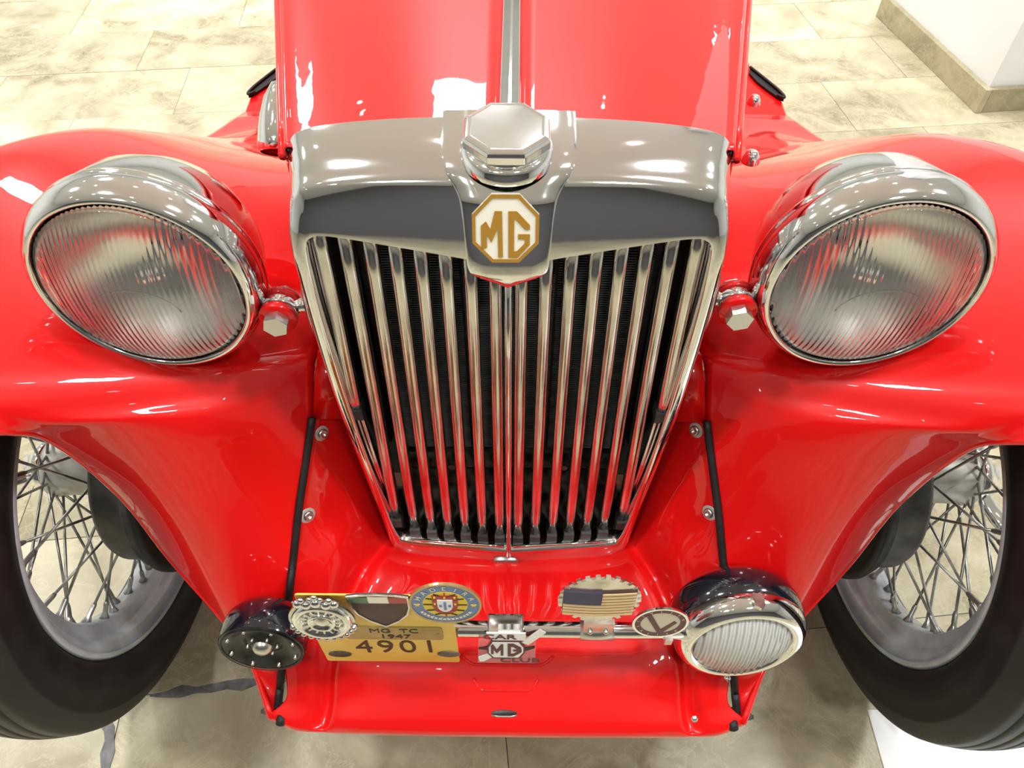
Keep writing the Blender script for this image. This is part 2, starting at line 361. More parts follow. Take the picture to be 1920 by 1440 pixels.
row(lambda k: Vector((ins(k, .02)[0]*.998, yf(*LO[k])+.0045+sb(k, 0), LO[k][1]-(.0012 if LO[k][1] > .8 else 0))))
row(lambda k: Vector((ins(k, .10)[0], yf(*LO[k])+.0003+sb(k, .06), ins(k, .06)[1])))
row(lambda k: Vector((ins(k, .20)[0], yf(*LO[k])-.0015+sb(k, .16), ins(k, .14)[1])))
row(lambda k: Vector((ins(k, .55)[0], yf(*ins(k, .55))-.0022+sb(k, .5), ins(k, .5)[1])))
row(lambda k: Vector((ins(k, .80)[0], yf(*ins(k, .86))-.0022+sb(k, .85), ins(k, .88)[1])))
row(lambda k: Vector((ins(k, .93)[0], yf(*LI[k])-.0008, ins(k, .96)[1])))
row(lambda k: Vector((LI[k][0], yf(*LI[k])+.003, LI[k][1])))
row(lambda k: Vector((LI[k][0], yf(*LI[k])+.016, LI[k][1])))
shell = link('radiator_shell', recalc(grid_mesh(rows, closed_u=True)), CHROME, car)
autosmooth(shell, 60)
# slats
def opening_top(x): return .801 + .0155*min(1, abs(x)/.10) + (.008*min(1, max(0, (abs(x)-.10)/.06)))
def opening_bottom(x):
    x = abs(x); P = [(p[0], p[1]) for p in OPN[:10]]
    for (xa, za), (xb, zb) in zip(P, P[1:]):
        if xa <= x <= xb: return lerp(za, zb, (x-xa)/(xb-xa+1e-9))
    return .6
SEC = [(-.0012, 0), (-.0048, .0016), (-.0066, .0055), (-.0062, .012), (-.0034, .020), (-.001, .026), (.001, .026), (.0034, .020), (.0062, .012), (.0066, .0055), (.0048, .0016), (.0012, 0)]
for k in range(8):
    for s in (-1, 1):
        x = s*(.0118 + .0222*k); zt = opening_top(x)+.002; zb = opening_bottom(x)+.001
        vs = []; fs = []
        N = 10
        for i in range(N+1):
            z = lerp(zb, zt, i/N); y0 = yf(x, z) + .006 + (.006*(1-i/1.2) if i < 1.2 else 0)
            for a, b in SEC: vs.append((x+a, y0+b, z))
        q = len(SEC)
        for i in range(N):
            for j in range(q): fs.append((i*q+j, i*q+(j+1) % q, (i+1)*q+(j+1) % q, (i+1)*q+j))
        fs += [tuple(range(q)), tuple(range(N*q, N*q+q))]
        link('grille_slat', recalc(mesh(vs, fs)), WORN_SLAT, shell)
        link('slat_foot', box(x-.0065, x+.0065, yf(x, zb)+.008, yf(x, zb)+.026, zb-.004, zb+.012), DRUM, shell, smooth=False)
    if k == 0:
        o = link('centre_bar', tube([(0, yf(0, z)-.003, z) for z in (.350, .45, .6, .7, .80)], .0034, 10, flat=1.6), CHROME, shell)
for s in (-1, 1):
    link('side_rod', tube([(s*.1745, yf(.1745, .815)+.016, .815), (s*.1715, yf(.17, .70)+.016, .70), (s*.166, yf(.17, .60)+.016, .60), (s*.158, yf(.16, .50)+.016, .50), (s*.149, yf(.15, .41)+.016, .41)], .0022, 8), CHROME, shell)
link('shell_drain', xf(lathe([(0, -.004), (.010, -.004), (.011, 0), (.011, .006)], 16, 'Y'), T(-.004, yf(0, .33)-.002, .334) @ Matrix.Diagonal((1.6, 1, .7, 1))), STEEL, shell)
link('lower_lip', tube([(x, yf(x, .357)+.003, .3585) for x in (-.132, -.08, -.03, -.006)], .0022, 8), CHROME, shell)
link('lower_lip', tube([(x, yf(x, .357)+.003, .3585) for x in (.006, .03, .08, .132)], .0022, 8), CHROME, shell)

# radiator core behind
core = link('radiator_core', box(-.150, .150, -.020, .03, .44, .83), CORE, car, smooth=False)
fins = []; fv = []; ff = []
for i in range(118):
    z = .445 + i*.0032; xw = .142 if z > .6 else .142
    for j in range(3):
        xa = -xw + j*.0955; xb = xa + .0925
        b = len(fv); dz = .0004*math.sin(i*.7+j)
        fv += [(xa, -.027, z+dz), (xb, -.027, z-dz), (xb, -.019, z), (xa, -.019, z), (xa, -.0265, z+.0011), (xb, -.0265, z+.0011)]
        ff += [(b, b+1, b+2, b+3), (b, b+4, b+5, b+1), (b+4, b+3, b+2, b+5)]
o = link('core_fins', mesh(fv, ff), mat('fin_metal', (.16, .18, .18), .4, .4), core, smooth=False); o['kind'] = 'stuff'
for s in (-1, 1): link('side_plate', box(min(s*.150, s*.176), max(s*.150, s*.176), -.03, .02, .46, .83), MATTBLACK, core, smooth=False)
link('crossbar', box(-.14, .14, -.045, -.030, .425, .437), RUST, car, smooth=False)
link('crossbar', box(-.135, .135, -.050, -.036, .395, .408), RUST, car, smooth=False)
for k in range(7):
    x = -.11 + k*.036
    link('crossbar_bolt', xf(prism(ngon(6, .0055), 0, .005), T(x, -.045, .431) @ Matrix.Rotation(R(90), 4, 'X')), STEEL, car, smooth=False)
link('chassis_tray', box(-.15, .15, -.09, .2, .330, .345), RUST, car, smooth=False)
link('grille_backing', box(-.185, .185, .05, .06, .3, .85), MATTBLACK, car, smooth=False)

# ---- filler cap on its plinth
def shield_rows():
    P = [(.000, .9005, .0565), (-.035, .8945, .0560), (-.0605, .8860, .0535), (-.0760, .8720, .0425), (-.0850, .8600, .0385), (-.0985, .8260, .0355), (-.1030, .8110, .0335), (-.1040, .8050, .0270), (-.1030, .797, .0120), (-.1015, .791, .0008)]
    out = []
    for y, z, hw in P:
        r = [Vector((-hw, y+.006, z-.007 if z > .87 else z)), Vector((-hw, y+.0012, z-.001))]
        for t in (-.93, -.6, -.2, .2, .6, .93): r.append(Vector((hw*t, y-(.0015*(1-t*t) if z < .88 else 0), z+(.0008*(1-t*t) if z >= .88 else 0))))
        r += [Vector((hw, y+.0012, z-.001)), Vector((hw, y+.006, z-.007 if z > .87 else z))]
        out.append(r)
    return out
g = shield_rows(); cols = [spline([g[i][j] for i in range(len(g))], 4) for j in range(len(g[0]))]
G = [[cols[j][i] for j in range(len(cols))] for i in range(len(cols[0]))]
pl = link('cap_plinth', recalc(grid_mesh(G)), CHROME, car); autosmooth(pl, 50)
CAPC = Vector((-.0015, -.047, .8945)); CT = Matrix.Translation(CAPC) @ Matrix.Rotation(R(5), 4, 'X') @ Matrix.Scale(.89, 4)
neck = link('cap_neck', xf(lathe([(.043, -.010), (.042, .002), (.037, .004), (.0345, .006), (.0345, .014)], 48), CT), CHROME, pl)
o8 = lambda r, z: [Vector((r*math.cos(PI/8+k*PI/4), r*math.sin(PI/8+k*PI/4), z)) for k in range(8)]
cp_rows = [o8(.0330, .0085), o8(.0405, .0090), o8(.0425, .0110), o8(.0425, .0185), o8(.0405, .0215), o8(.0365, .0232), o8(.0350, .0226)]
vs = [p for r in cp_rows for p in r] + [Vector((0, 0, .0228))]; fs = []
for i in range(len(cp_rows)-1):
    for k in range(8): fs.append((i*8+k, i*8+(k+1) % 8, (i+1)*8+(k+1) % 8, (i+1)*8+k))
for k in range(8): fs.append((48+k, 48+(k+1) % 8, 56))
capm = recalc(mesh(vs, fs)); xf(capm, CT)
cap = link('filler_cap', capm, CHROME, car, smooth=False); bevel(cap, .0012, 3, 20)

# octagonal badge
BC = at(948, 428, -.0985); BM = Matrix.Translation(BC) @ Matrix.Rotation(R(90-19), 4, 'X')
OCT = ngon(8, 1/math.cos(PI/8), PI/8)
bw, bh = .0272, .0285
def octp(sc): return [(x*bw*sc, y*bh*sc) for x, y in OCT]
badge = link('octagonal_badge', xf(prism(octp(1.0), -.002, .0022), BM), CREAM, car, smooth=False); badge['label'] = 'cream octagonal enamel badge with gold border and gold letters MG'
ringv = []; 
def flat_ring(P, Q, z0, z1):
    k = len(P); vs = [(x, y, z1) for x, y in P] + [(x, y, z1) for x, y in Q] + [(x, y, z0) for x, y in P] + [(x, y, z0) for x, y in Q]; fs = []
    for i in range(k):
        j = (i+1) % k; fs += [(i, j, k+j, k+i), (2*k+i, 2*k+j, j, i), (k+i, k+j, 3*k+j, 3*k+i)]
    return recalc(mesh(vs, fs))
link('badge_border', xf(flat_ring(octp(1.0), octp(.90), .001, .0030), BM), GOLD, badge, smooth=False)
def letter(P): return [((x-437)/235*bw, -(y-1062)/215*bh) for x, y in P]
LM = letter([(264, 1190), (264, 1040), (300, 1012), (330, 1062), (362, 948), (412, 948), (418, 1242), (385, 1244), (381, 1060), (336, 1148), (304, 1096), (304, 1180)])
LG = letter([(457, 948), (516, 948), (608, 1034), (608, 1062), (573, 1062), (500, 994), (497, 994), (497, 1204), (520, 1200), (573, 1150), (573, 1124), (526, 1124), (526, 1092), (608, 1092), (608, 1160), (522, 1246), (457, 1244)])
for nm, P in (('letter_m', LM), ('letter_g', LG)):
    link(nm, xf(prism(P, .001, .0030), BM), GOLD, badge, smooth=False)

# ---- headlamps
LENS = mat('fluted_glass', (1, 1, 1), .02, trans=1.0, ior=1.45)
_N, _L, _b = nodes(LENS)
_tc = _N.new('ShaderNodeTexCoord'); _sp = _N.new('ShaderNodeSeparateXYZ'); _L.new(_tc.outputs['Object'], _sp.inputs[0])
_mu = _N.new('ShaderNodeMath'); _mu.operation = 'MULTIPLY'; _mu.inputs[1].default_value = 2*PI/.0052; _L.new(_sp.outputs[0], _mu.inputs[0])
_si = _N.new('ShaderNodeMath'); _si.operation = 'SINE'; _L.new(_mu.outputs[0], _si.inputs[0])
_bp = _N.new('ShaderNodeBump'); _bp.inputs['Strength'].default_value = .5; _bp.inputs['Distance'].default_value = .0003; _L.new(_si.outputs[0], _bp.inputs['Height']); _L.new(_bp.outputs['Normal'], _b.inputs['Normal'])
REFL = noise_mix(mat('reflector', (.8, .8, .8), .12, 1), (.86, .87, .87), (.95, .96, .96), 20, 4, rough=(.16, .30))
def headlamp(s, c, yaw):
    M = Matrix.Translation(c) @ Matrix.Rotation(yaw, 4, 'Z') @ Matrix.Rotation(R(-2), 4, 'X')
    b = link('headlamp', lathe([(.1035, .028), (.1030, .036), (.1015, .050), (.094, .078), (.078, .104), (.052, .124), (.024, .133), (0, .135)], 72, 'Y'), CHROME, car); b.matrix_world = M
    # rim
    r = link('lamp_rim', lathe([(.0930, .004), (.0935, -.001), (.0960, -.004), (.0990, -.003), (.1030, .002), (.1065, .010), (.1080, .018), (.1078, .025), (.1062, .0275), (.1062, .030), (.1072, .032), (.1060, .036), (.1030, .037)], 96, 'Y'), CHROME, b)
    l = link('lamp_lens', lathe([(0, -.025), (.02, -.0242), (.04, -.0215), (.06, -.0165), (.078, -.0095), (.088, -.004), (.0935, .002), (.0915, .004), (.086, -.001), (.076, -.0062), (.06, -.0128), (.04, -.0178), (.02, -.0205), (0, -.0212)], 96, 'Y'), LENS, b)
    f = link('lamp_reflector', lathe([(.0925, .004), (.086, .014), (.074, .030), (.056, .048), (.036, .060), (.014, .066), (0, .066)], 72, 'Y'), REFL, b)
    bl = link('bulb', lathe([(.006, .064), (.007, .040), (.011, .030), (.011, .022), (.006, .015), (0, .013)], 20, 'Y'), REFL, b)
    link('rim_screw', xf(lathe([(0, .003), (.004, .002), (.0045, 0)], 12), T(0, .012, -.1075) @ Matrix.Rotation(PI, 4, 'X')), STEEL, b)
    link('arch_line', tube([(.042*math.cos(a), -.0222+.0-.0005, .030*math.sin(a)-.012) for a in [R(10+8*k) for k in range(21)]], .0005, 5), LENS, b)
    return b
LC = {-1: Vector((-.341, -.077, .762)), 1: Vector((.337, -.076, .769))}
for s in (-1, 1): headlamp(s, LC[s], s*R(0))
# lamp brackets
for s in (-1, 1):
    p = at(527 if s < 0 else 1378, 578 if s < 0 else 566, -.062)
    ax = Matrix.Rotation(R(90), 4, 'X')
    MB_ = Matrix.Translation(p)
    root = link('lamp_bracket', xf(lathe([(0, -.016), (.017, -.016), (.0185, -.0145), (.0185, -.009), (.017, -.0075), (0, -.0075)], 28, 'Y'), MB_), RED, car); autosmooth(root, 50)
    link('bracket_lug', xf(lathe([(0, .0045), (.017, .0045), (.0185, .006), (.0185, .011), (.017, .0125), (0, .0125)], 28, 'Y'), MB_), RED, root)
    link('bracket_eye', xf(lathe([(0, -.0065), (.0165, -.0065), (.0175, -.005), (.0175, .002), (.0165, .0035), (0, .0035)], 28, 'Y'), MB_), CHROME, root)
    link('bracket_bolt', xf(prism(ngon(6, .0125, R(15)), .016, .027), MB_ @ Matrix.Rotation(R(90), 4, 'X')), STEEL, root, smooth=False)
    link('bracket_nut', xf(prism(ngon(6, .0115, R(15)), -.021, -.0125), MB_ @ Matrix.Rotation(R(90), 4, 'X')), STEEL, root, smooth=False)
    q = Vector((s*.193, -.060, p.z+.004))
    link('bracket_stem', tube([p, lerp(p, q, .55), q], [.008, .007, .009], 12), CHROME, root)
    link('bracket_plate', xf(prism([(x*.012, y*.040) for x, y in ngon(20, 1)], -.002, .002), Matrix.Translation(q+Vector((s*.0015, .0, -.006))) @ Matrix.Rotation(R(90), 4, 'Y') @ Matrix.Rotation(R(90), 4, 'Z')), STEEL, root)
    c = LC[s] + Vector((-s*.060, .080, -.058))
    link('bracket_arm', tube([p+Vector((s*.004, .0, -.002)), lerp(p, c, .45)+Vector((0, .01, -.012)), c], [.011, .010, .014], 12), RED, root)
# ---- front wings
PIPE = [at(587, 785, -.065), at(575, 870, -.10), at(562, 960, -.14), at(552, 1050, -.18), at(545, 1110, -.21), at(535, 1210, -.25), at(527, 1290, -.285), at(522, 1340, -.31)]
PIPE = [(-p.x, p.y, p.z) for p in PIPE]
INN = [PIPE[7], PIPE[6], PIPE[5], tuple(Vector(PIPE[3]).lerp(Vector(PIPE[4]), .5)), PIPE[2], PIPE[0], (.222, -.030, .600), (.216, .0, .612), (.216, .04, .618), (.228, .10, .620), (.248, .17, .612), (.282, .32, .585), (.318, .50, .52), (.362, .70, .41), (.41, .90, .325), (.44, 1.05, .303)]
OUTL = [(.284, -.321, .290), (.319, -.257, .310), (.346, -.227, .355), (.406, -.176, .415), (.437, -.148, .512), (.457, -.155, .628), (.470, -.182, .680), (.512, -.206, .706), (.570, -.212, .712), (.650, -.190, .708), (.700, -.120, .700), (.712, .05, .705), (.714, .25, .655), (.715, .50, .520), (.690, .80, .365), (.650, 1.05, .300)]
# bulge: how far the middle of each section rises above / forward of the straight chord
MID = [((.33, .0, .003), (.66, .0, .003)),] * 16
def section(i):
    a, b = Vector(INN[i]), Vector(OUTL[i])
    return a, b
def wing_row(i):
    a, b = section(i)
    if i <= 5:
        up = [0, .004, .013, .028, .043, .044, .02][i]
        n_ = Vector((0, -.55, .83))
        return [a] + [a.lerp(b, t) + n_*up*math.sin(PI*t)*(.6+.4*t) for t in (.2, .45, .7, .9)] + [b]
    # over the wheel: a valley by the bonnet, then the crown
    crown = {6: (.440, -.160, .675), 7: (.500, -.150, .728), 8: (.575, -.040, .782), 9: (.575, .055, .783), 10: (.575, .16, .762), 11: (.575, .32, .690), 12: (.575, .50, .575), 13: (.575, .70, .445), 14: (.560, .90, .340), 15: (.550, 1.05, .303)}[i]
    c = Vector(crown)
    v1 = Vector((lerp(a.x, c.x, .28), lerp(a.y, c.y, .3), lerp(a.z, c.z, .20))); v2 = Vector((lerp(a.x, c.x, .62), lerp(a.y, c.y, .66), lerp(a.z, c.z, .56)))
    v3 = Vector((lerp(c.x, b.x, .58), lerp(c.y, b.y, .4), lerp(c.z, b.z, .28)))
    return [a, v1, v2, c, v3, b]
WG = loft_grid([wing_row(i) for i in range(16)], 7, 5)
for s in (-1, 1):
    G = [[Vector((s*p.x, p.y, p.z)) for p in r] for r in WG]
    wob = link('front_wing', grid_mesh(G, flip=(s > 0)), RED, car)
    so = wob.modifiers.new('s', 'SOLIDIFY'); so.thickness = .0016; so.offset = 0
    edge = [r[-1] for r in G][:62]
    link('rolled_edge', tube([p+Vector((0, .002, -.002)) for p in edge], .0042, 10), RED, wob)

# ---- apron
def V3(*p): return Vector(p)
AR = [
 [V3(0, -.045, .318), V3(.06, -.045, .318), V3(.12, -.045, .318), V3(.150, -.045, .322), V3(.162, -.044, .400), V3(.176, -.038, .470), V3(.196, -.030, .540), V3(.2250, -.028, .603)],
 [V3(0, -.085, .322), V3(.06, -.084, .322), V3(.12, -.083, .322), V3(.155, -.082, .326), V3(.168, -.080, .380), V3(.182, -.075, .430), V3(.201, -.070, .485), V3(.2262, -.066, .550)],
 [V3(0, -.125, .330), V3(.06, -.125, .330), V3(.12, -.124, .331), V3(.160, -.118, .338), V3(.173, -.116, .362), V3(.190, -.114, .402), V3(.209, -.113, .442), V3(.2310, -.112, .492)],
 [V3(0, -.165, .338), V3(.06, -.165, .338), V3(.13, -.164, .340), V3(.172, -.160, .352), V3(.187, -.157, .374), V3(.203, -.155, .400), V3(.219, -.155, .425), V3(.2365, -.157, .450)],
 [V3(0, -.212, .342), V3(.07, -.212, .342), V3(.15, -.210, .342), V3(.190, -.207, .347), V3(.205, -.203, .360), V3(.216, -.203, .373), V3(.228, -.204, .388), V3(.2410, -.210, .402)],
 [V3(0, -.265, .333), V3(.08, -.265, .333), V3(.16, -.264, .332), V3(.203, -.262, .334), V3(.216, -.261, .341), V3(.227, -.260, .344), V3(.238, -.260, .345), V3(.2530, -.257, .343)],
 [V3(0, -.303, .312), V3(.08, -.303, .312), V3(.16, -.302, .310), V3(.208, -.300, .302), V3(.219, -.300, .306), V3(.234, -.300, .307), V3(.250, -.300, .304), V3(.2665, -.296, .300)],
 [V3(0, -.326, .297), V3(.08, -.326, .297), V3(.16, -.325, .296), V3(.21, -.324, .290), V3(.223, -.3235, .290), V3(.240, -.323, .290), V3(.258, -.322, .290), V3(.285, -.314, .290)],
 [V3(0, -.3335, .286), V3(.08, -.3335, .286), V3(.16, -.3325, .285), V3(.21, -.331, .281), V3(.223, -.330, .281), V3(.240, -.330, .281), V3(.258, -.328, .281), V3(.286, -.318, .281)],
 [V3(0, -.331, .270), V3(.08, -.331, .270), V3(.16, -.330, .270), V3(.21, -.328, .268), V3(.223, -.328, .268), V3(.240, -.327, .268), V3(.257, -.325, .268), V3(.285, -.315, .270)],
]
def pipe_at(y):
    P = [(.222, -.028, .601)] + PIPE
    for p0, p1 in zip(P, P[1:]):
        if p1[1] <= y <= p0[1]:
            t = (y-p0[1])/(p1[1]-p0[1]); return Vector(p0).lerp(Vector(p1), t)
    return None
for i_, (a_, b_) in {2: (.004, .012), 3: (.008, .020), 4: (.009, .016), 5: (.007, .016), 6: (.006, .013), 7: (.004, .009)}.items():
    AR[i_][3].z += a_; AR[i_][3].x -= .006; AR[i_][4].z -= b_; AR[i_][4].x -= .002
for r in AR[:6]:
    e = pipe_at(max(-.309, r[-1].y))
    if e:
        dx = e.x - r[-1].x; dz = e.z - r[-1].z
        for k, f in ((-1, 1), (-2, .66), (-3, .3)): r[k] = r[k] + Vector((dx*f, 0, dz*f))
AR = [[Vector((-p.x, p.y, p.z)) for p in reversed(r[1:])] + r for r in AR]
AG = loft_grid(AR, 6, 8)
ap = link('front_apron', grid_mesh(AG, flip=True), RED, car)
from mathutils.bvhtree import BVHTree
_nu = len(AG[0]); AB = BVHTree.FromPolygons([p for r in AG for p in r], [(i*_nu+j, i*_nu+j+1, (i+1)*_nu+j+1, (i+1)*_nu+j) for i in range(len(AG)-1) for j in range(_nu-1)])
def hit_apron(px, py):
    d = (FW + UU*(px-960)/F_PX + VV*(py-720)/F_PX).normalized(); p, nn, _, _ = AB.ray_cast(CAM, d)
    if p is None: q = at(px, py, -.15); p, nn, _, _ = AB.find_nearest(q)
    return p, (nn if nn.dot(d) < 0 else -nn)
def apron_pt(x, y):
    best = min(((p.x-x)**2+(p.y-y)**2, p) for r in AG for p in [min(r, key=lambda q: (q.x-x)**2+(q.y-y)**2)])[1]
    return best.copy()
so = ap.modifiers.new('s', 'SOLIDIFY'); so.thickness = .0016; so.offset = 1
# pressed ridges and slot in the middle
for (xa, xb, ya, dz, nm) in ((-.056, .056, -.268, .0012, 'pressed_ridge'), (-.040, .037, -.293, .0012, 'pressed_ridge')):
    P = []
    for t in range(15):
        x = lerp(xa, xb, t/14); b = (t in (0, 14)); c = apron_pt(x, ya+(.012 if b else 0)); P.append(Vector((x, ya+(.010 if b else (.003 if t in (1, 13) else 0)), c.z+dz+.0012)))
    link(nm, tube(P, .0020, 8), RED, ap)
c = apron_pt(-.003, -.313)
link('apron_slot', xf(prism([(x*.0155, y*.0032) for x, y in ngon(24, 1)], 0, .0016), T(-.003, -.3145, c.z+.0004) @ Matrix.Rotation(R(32), 4, 'X')), DRUM, ap)
link('slot_lip', tube([(-.018, -.3172, c.z-.0008), (-.010, -.3184, c.z-.0012), (.005, -.3184, c.z-.0012), (.012, -.3172, c.z-.0008)], .0013, 6), STEEL, ap)
# side uprights above the apron (triangular tongues beside the shell)
for s in (-1, 1):
    t = link('apron_tongue', recalc(mesh([(s*.190, -.060, .548), (s*.2265, -.064, .552), (s*.2225, -.050, .580), (s*.212, -.030, .630), (s*.190, -.030, .630)], [(0, 1, 2, 3, 4)])), RED, ap)
    so = t.modifiers.new('s', 'SOLIDIFY'); so.thickness = .003
    # black piping along the joint between apron and wing
    P = [(x, y-.0015, z+.0045) for x, y, z in PIPE[:7]]
    link('black_piping', tube(spline([(s*x, y, z) for x, y, z in P], 6), .0048, 10), RUBBER, car)
    lowp = [(s*PIPE[6][0], PIPE[6][1]-.0015, PIPE[6][2]+.0045), (s*PIPE[7][0], PIPE[7][1]-.002, PIPE[7][2]+.004), (s*.2725, -.318, .288), (s*.2730, -.324, .284)]
    link('piping_end', tube(spline(lowp, 4), [.005]*5+[.0058]*4+[.0062]*4, 10), MATTBLACK, car)
    # dumb iron end with bolt
    d = link('spring_shackle', xf(lathe([(0, -.010), (.010, -.010), (.012, -.006), (.012, .006), (.009, .010), (0, .010)], 20, 'X'), T(s*.282, -.305, .272) @ Matrix.Scale(.8, 4)), MATTBLACK, car)
    link('shackle_bolt', xf(prism(ngon(6, .0055), 0, .010), T(s*.290, -.305, .272) @ Matrix.Rotation(s*R(90), 4, 'Y')), DRUM, d, smooth=False)
    link('shackle_pin', tube([(s*.285, -.305, .272), (s*.303, -.307, .273)], .0028, 8), DRUM, d)
    for (px, py, Y) in (((602, 812, -.125), (576, 966, -.172)) if s < 0 else ((1306, 806, -.125), (1331, 961, -.172))):
        c, nn = hit_apron(px, py)
        # surface normal of the side panel
        MM = Matrix.Translation(c) @ nn.to_track_quat('Z', 'Y').to_matrix().to_4x4()
        wsh = link('bolt_washer', xf(lathe([(0, .0016), (.0062, .0018), (.0086, .0010), (.0088, -.001)], 28), MM @ Matrix.Scale(1.22, 4)), HUBG, car)
        link('bolt_head', xf(lathe([(0, .0028), (.0018, .0028), (.0024, .0048), (.0044, .0046), (.0050, .0030), (.0050, .001)], 20), MM @ Matrix.Scale(1.22, 4)), STEEL, wsh)
c = at(1302, 1347, -.330)
link('edge_screw', xf(lathe([(0, .003), (.003, .003), (.004, 0)], 10, 'Z'), Matrix.Translation(c) @ Matrix.Rotation(R(60), 4, 'X')), STEEL, ap)
# irons beneath the apron and the axle
for s in (-1, 1):
    link('dumb_iron', tube([(s*.235, -.295, .262), (s*.225, -.1, .29), (s*.22, .3, .30)], .016, 10), MATTBLACK, car)
link('front_axle', tube([(-.43, 0, .30), (-.25, 0, .27), (.25, 0, .27), (.43, 0, .30)], .02, 12), MATTBLACK, car)

# ---- badge bar
BY, BZ = -.262, .428
bar = link('badge_bar', tube([(-.245, BY, BZ), (-.1, BY, BZ), (.1, BY, BZ), (.235, BY, BZ)], .0092, 24), CHROME, car)
for s in (-1, 1):
    link('bar_stay', tube([(s*.243, BY, BZ), (s*.250, BY+.004, .385), (s*.252, -.255, .335)], .006, 10), MATTBLACK, bar)
c = at(948, 1172, BY)
cl = link('bar_clamp', xf(box(-.020, .020, -.0115, .0115, -.002, .016), T(c.x, BY, BZ)), CHROME, car, smooth=False); bevel(cl, .002, 2)
link('clamp_hole', xf(lathe([(0, .0006), (.0032, .0006), (.0034, -.001)], 16, 'Z'), T(c.x, BY-.0115, BZ+.0095) @ Matrix.Rotation(R(90), 4, 'X')), MATTBLACK, cl)

# ---- number plate and badges: frame with local x right, y up, z towards the viewer
def plane(px, py, Y, lean=0.0, roll=0.0):
    return Matrix.Translation(at(px, py, Y)) @ Matrix.Rotation(R(90-lean), 4, 'X') @ Matrix.Rotation(roll, 4, 'Z')
def flat(name, P, z0, z1, M, m, parent): return link(name, xf(prism(P, z0, z1), M), m, parent, smooth=False)
PM_ = Matrix.Translation((-.131, -.277, .458)) @ Matrix.Rotation(R(90), 4, 'X')
def rrect(hw, hh, r, n=4):
    P = []
    for cx, cy, a in ((hw-r, hh-r, 0), (-hw+r, hh-r, 90), (-hw+r, -hh+r, 180), (hw-r, -hh+r, 270)):
        for k in range(n+1): P.append((cx+r*math.cos(R(a+90*k/n)), cy+r*math.sin(R(a+90*k/n))))
    return P
plate = flat('number_plate', rrect(.0765, .0890, .004), -.001, .001, PM_, YELLOW, car); plate['label'] = 'yellow number plate reading 4901'
def on_plate(px, py): 
    p = at(px, py, -.278); return (p.x+.131, p.z-.458)
for ch, px in (('4', 683), ('9', 724), ('0', 765), ('1', 806)):
    u, v = on_plate(px, 1213); me = text_mesh(ch, .050, .0004, .82, -.0001)
    link('digit', xf(me, PM_ @ T(u, v, .0013)), INK, plate, smooth=False)
u, v = on_plate(738, 1186)
plq = flat('brass_plaque', rrect(.0525, .0165, .004), .001, .0022, PM_ @ T(u, v, 0), BRASS, car); plq['label'] = 'small brass plaque engraved MG TC 1947'
link('engraving', xf(text_mesh('MG  TC', .0150, .0003, 1.05, -.0001), PM_ @ T(u+.001, v+.0070, .0024)), INK, plq, smooth=False)
link('engraving', xf(text_mesh('1947', .0150, .0003, 1.15, 0), PM_ @ T(u+.001, v-.0080, .0024)), INK, plq, smooth=False)
for du in (-.047, .047): link('plaque_rivet', xf(lathe([(0, .0012), (.0018, .001), (.0024, 0)], 10), PM_ @ T(u+du, v, .0022)), BRASS, plq)
for (px, py) in ((638, 1226), (842, 1226)):
    u, v = on_plate(px, py); link('plate_bolt', xf(prism(ngon(18, .010), 0, .0012), PM_ @ T(u, v+.001, .001) @ Matrix.Diagonal((1.3, .8, 1, 1))), RUST, plate, smooth=False)
# dark shield with tricolour head
u, v = on_plate(715, 1139)
def shp(P, k=1.0): return [(x*k, y*k) for x, y in P]
SH = [(-.0305, .030), (-.018, .0335), (0, .035), (.018, .0335), (.0305, .030), (.0300, .006), (.026, -.012), (.016, -.028), (.004, -.040), (0, -.0435), (-.004, -.040), (-.016, -.028), (-.026, -.012), (-.0300, .006)]
sh = flat('shield_badge', SH, .001, .0028, PM_ @ T(u, v, 0), DARKBR, car); sh['label'] = 'dark shield badge with green, cream and red bands across its head'
for xa, xb, m_ in ((-.0295, -.0105, GREEN), (-.0102, .0100, CREAM), (.0103, .0295, REDEN)):
    flat('band', [(xa, .0155), (xb, .0155), (xb, .0290), (xa, .0290)], .0026, .0036, PM_ @ T(u, v, 0), m_, sh)
link('shield_rim', xf(flat_ring(SH, [(x*.93, y*.93) for x, y in SH], .002, .0038), PM_ @ T(u, v, 0)), WORN, sh, smooth=False)
# round blue badge
M = plane(835, 1131, -.281, 7)
mb = flat('round_badge', ngon(48, .0352), -.001, .001, M, BLUE, car); mb['label'] = 'round blue enamel badge lettered Madeira with a shield at its centre'
link('badge_rim', xf(flat_ring(ngon(48, .0357), ngon(48, .0335), -.001, .0018), M), mat('rim_gold', (.55, .40, .18), .3, .7), mb, smooth=False)
flat('centre_disc', ngon(36, .0222), .0008, .0014, M, YEN, mb)
for k in range(5):
    a = R(-60+30*k); link('sphere_band', xf(tube([(-.0215*math.cos(a), .0215*math.sin(a), .0016), (0, .0215*math.sin(a)*.75, .0018), (.0215*math.cos(a), .0215*math.sin(a), .0016)], .0007, 5), M), INK, mb)
link('sphere_band', xf(tube([(0, -.0215, .0017), (0, .0215, .0017)], .0007, 5), M), REDEN, mb)
S1 = [(-.0125, .0165), (.0125, .0165), (.0125, -.002), (.010, -.011), (.004, -.0165), (0, -.018), (-.004, -.0165), (-.010, -.011), (-.0125, -.002)]
flat('red_shield', S1, .0014, .0022, M, REDEN, mb); flat('white_shield', [(x*.60, y*.62-.0005) for x, y in S1], .0022, .0029, M, WHITE, mb)
for (a, b_) in ((0, .005), (0, 0), (0, -.005), (-.0045, 0), (.0045, 0)): flat('blue_square', [(a-.0013, b_-.0019), (a+.0013, b_-.0019), (a+.0013, b_+.0019), (a-.0013, b_+.0019)], .0029, .0034, M, BLUE, mb)
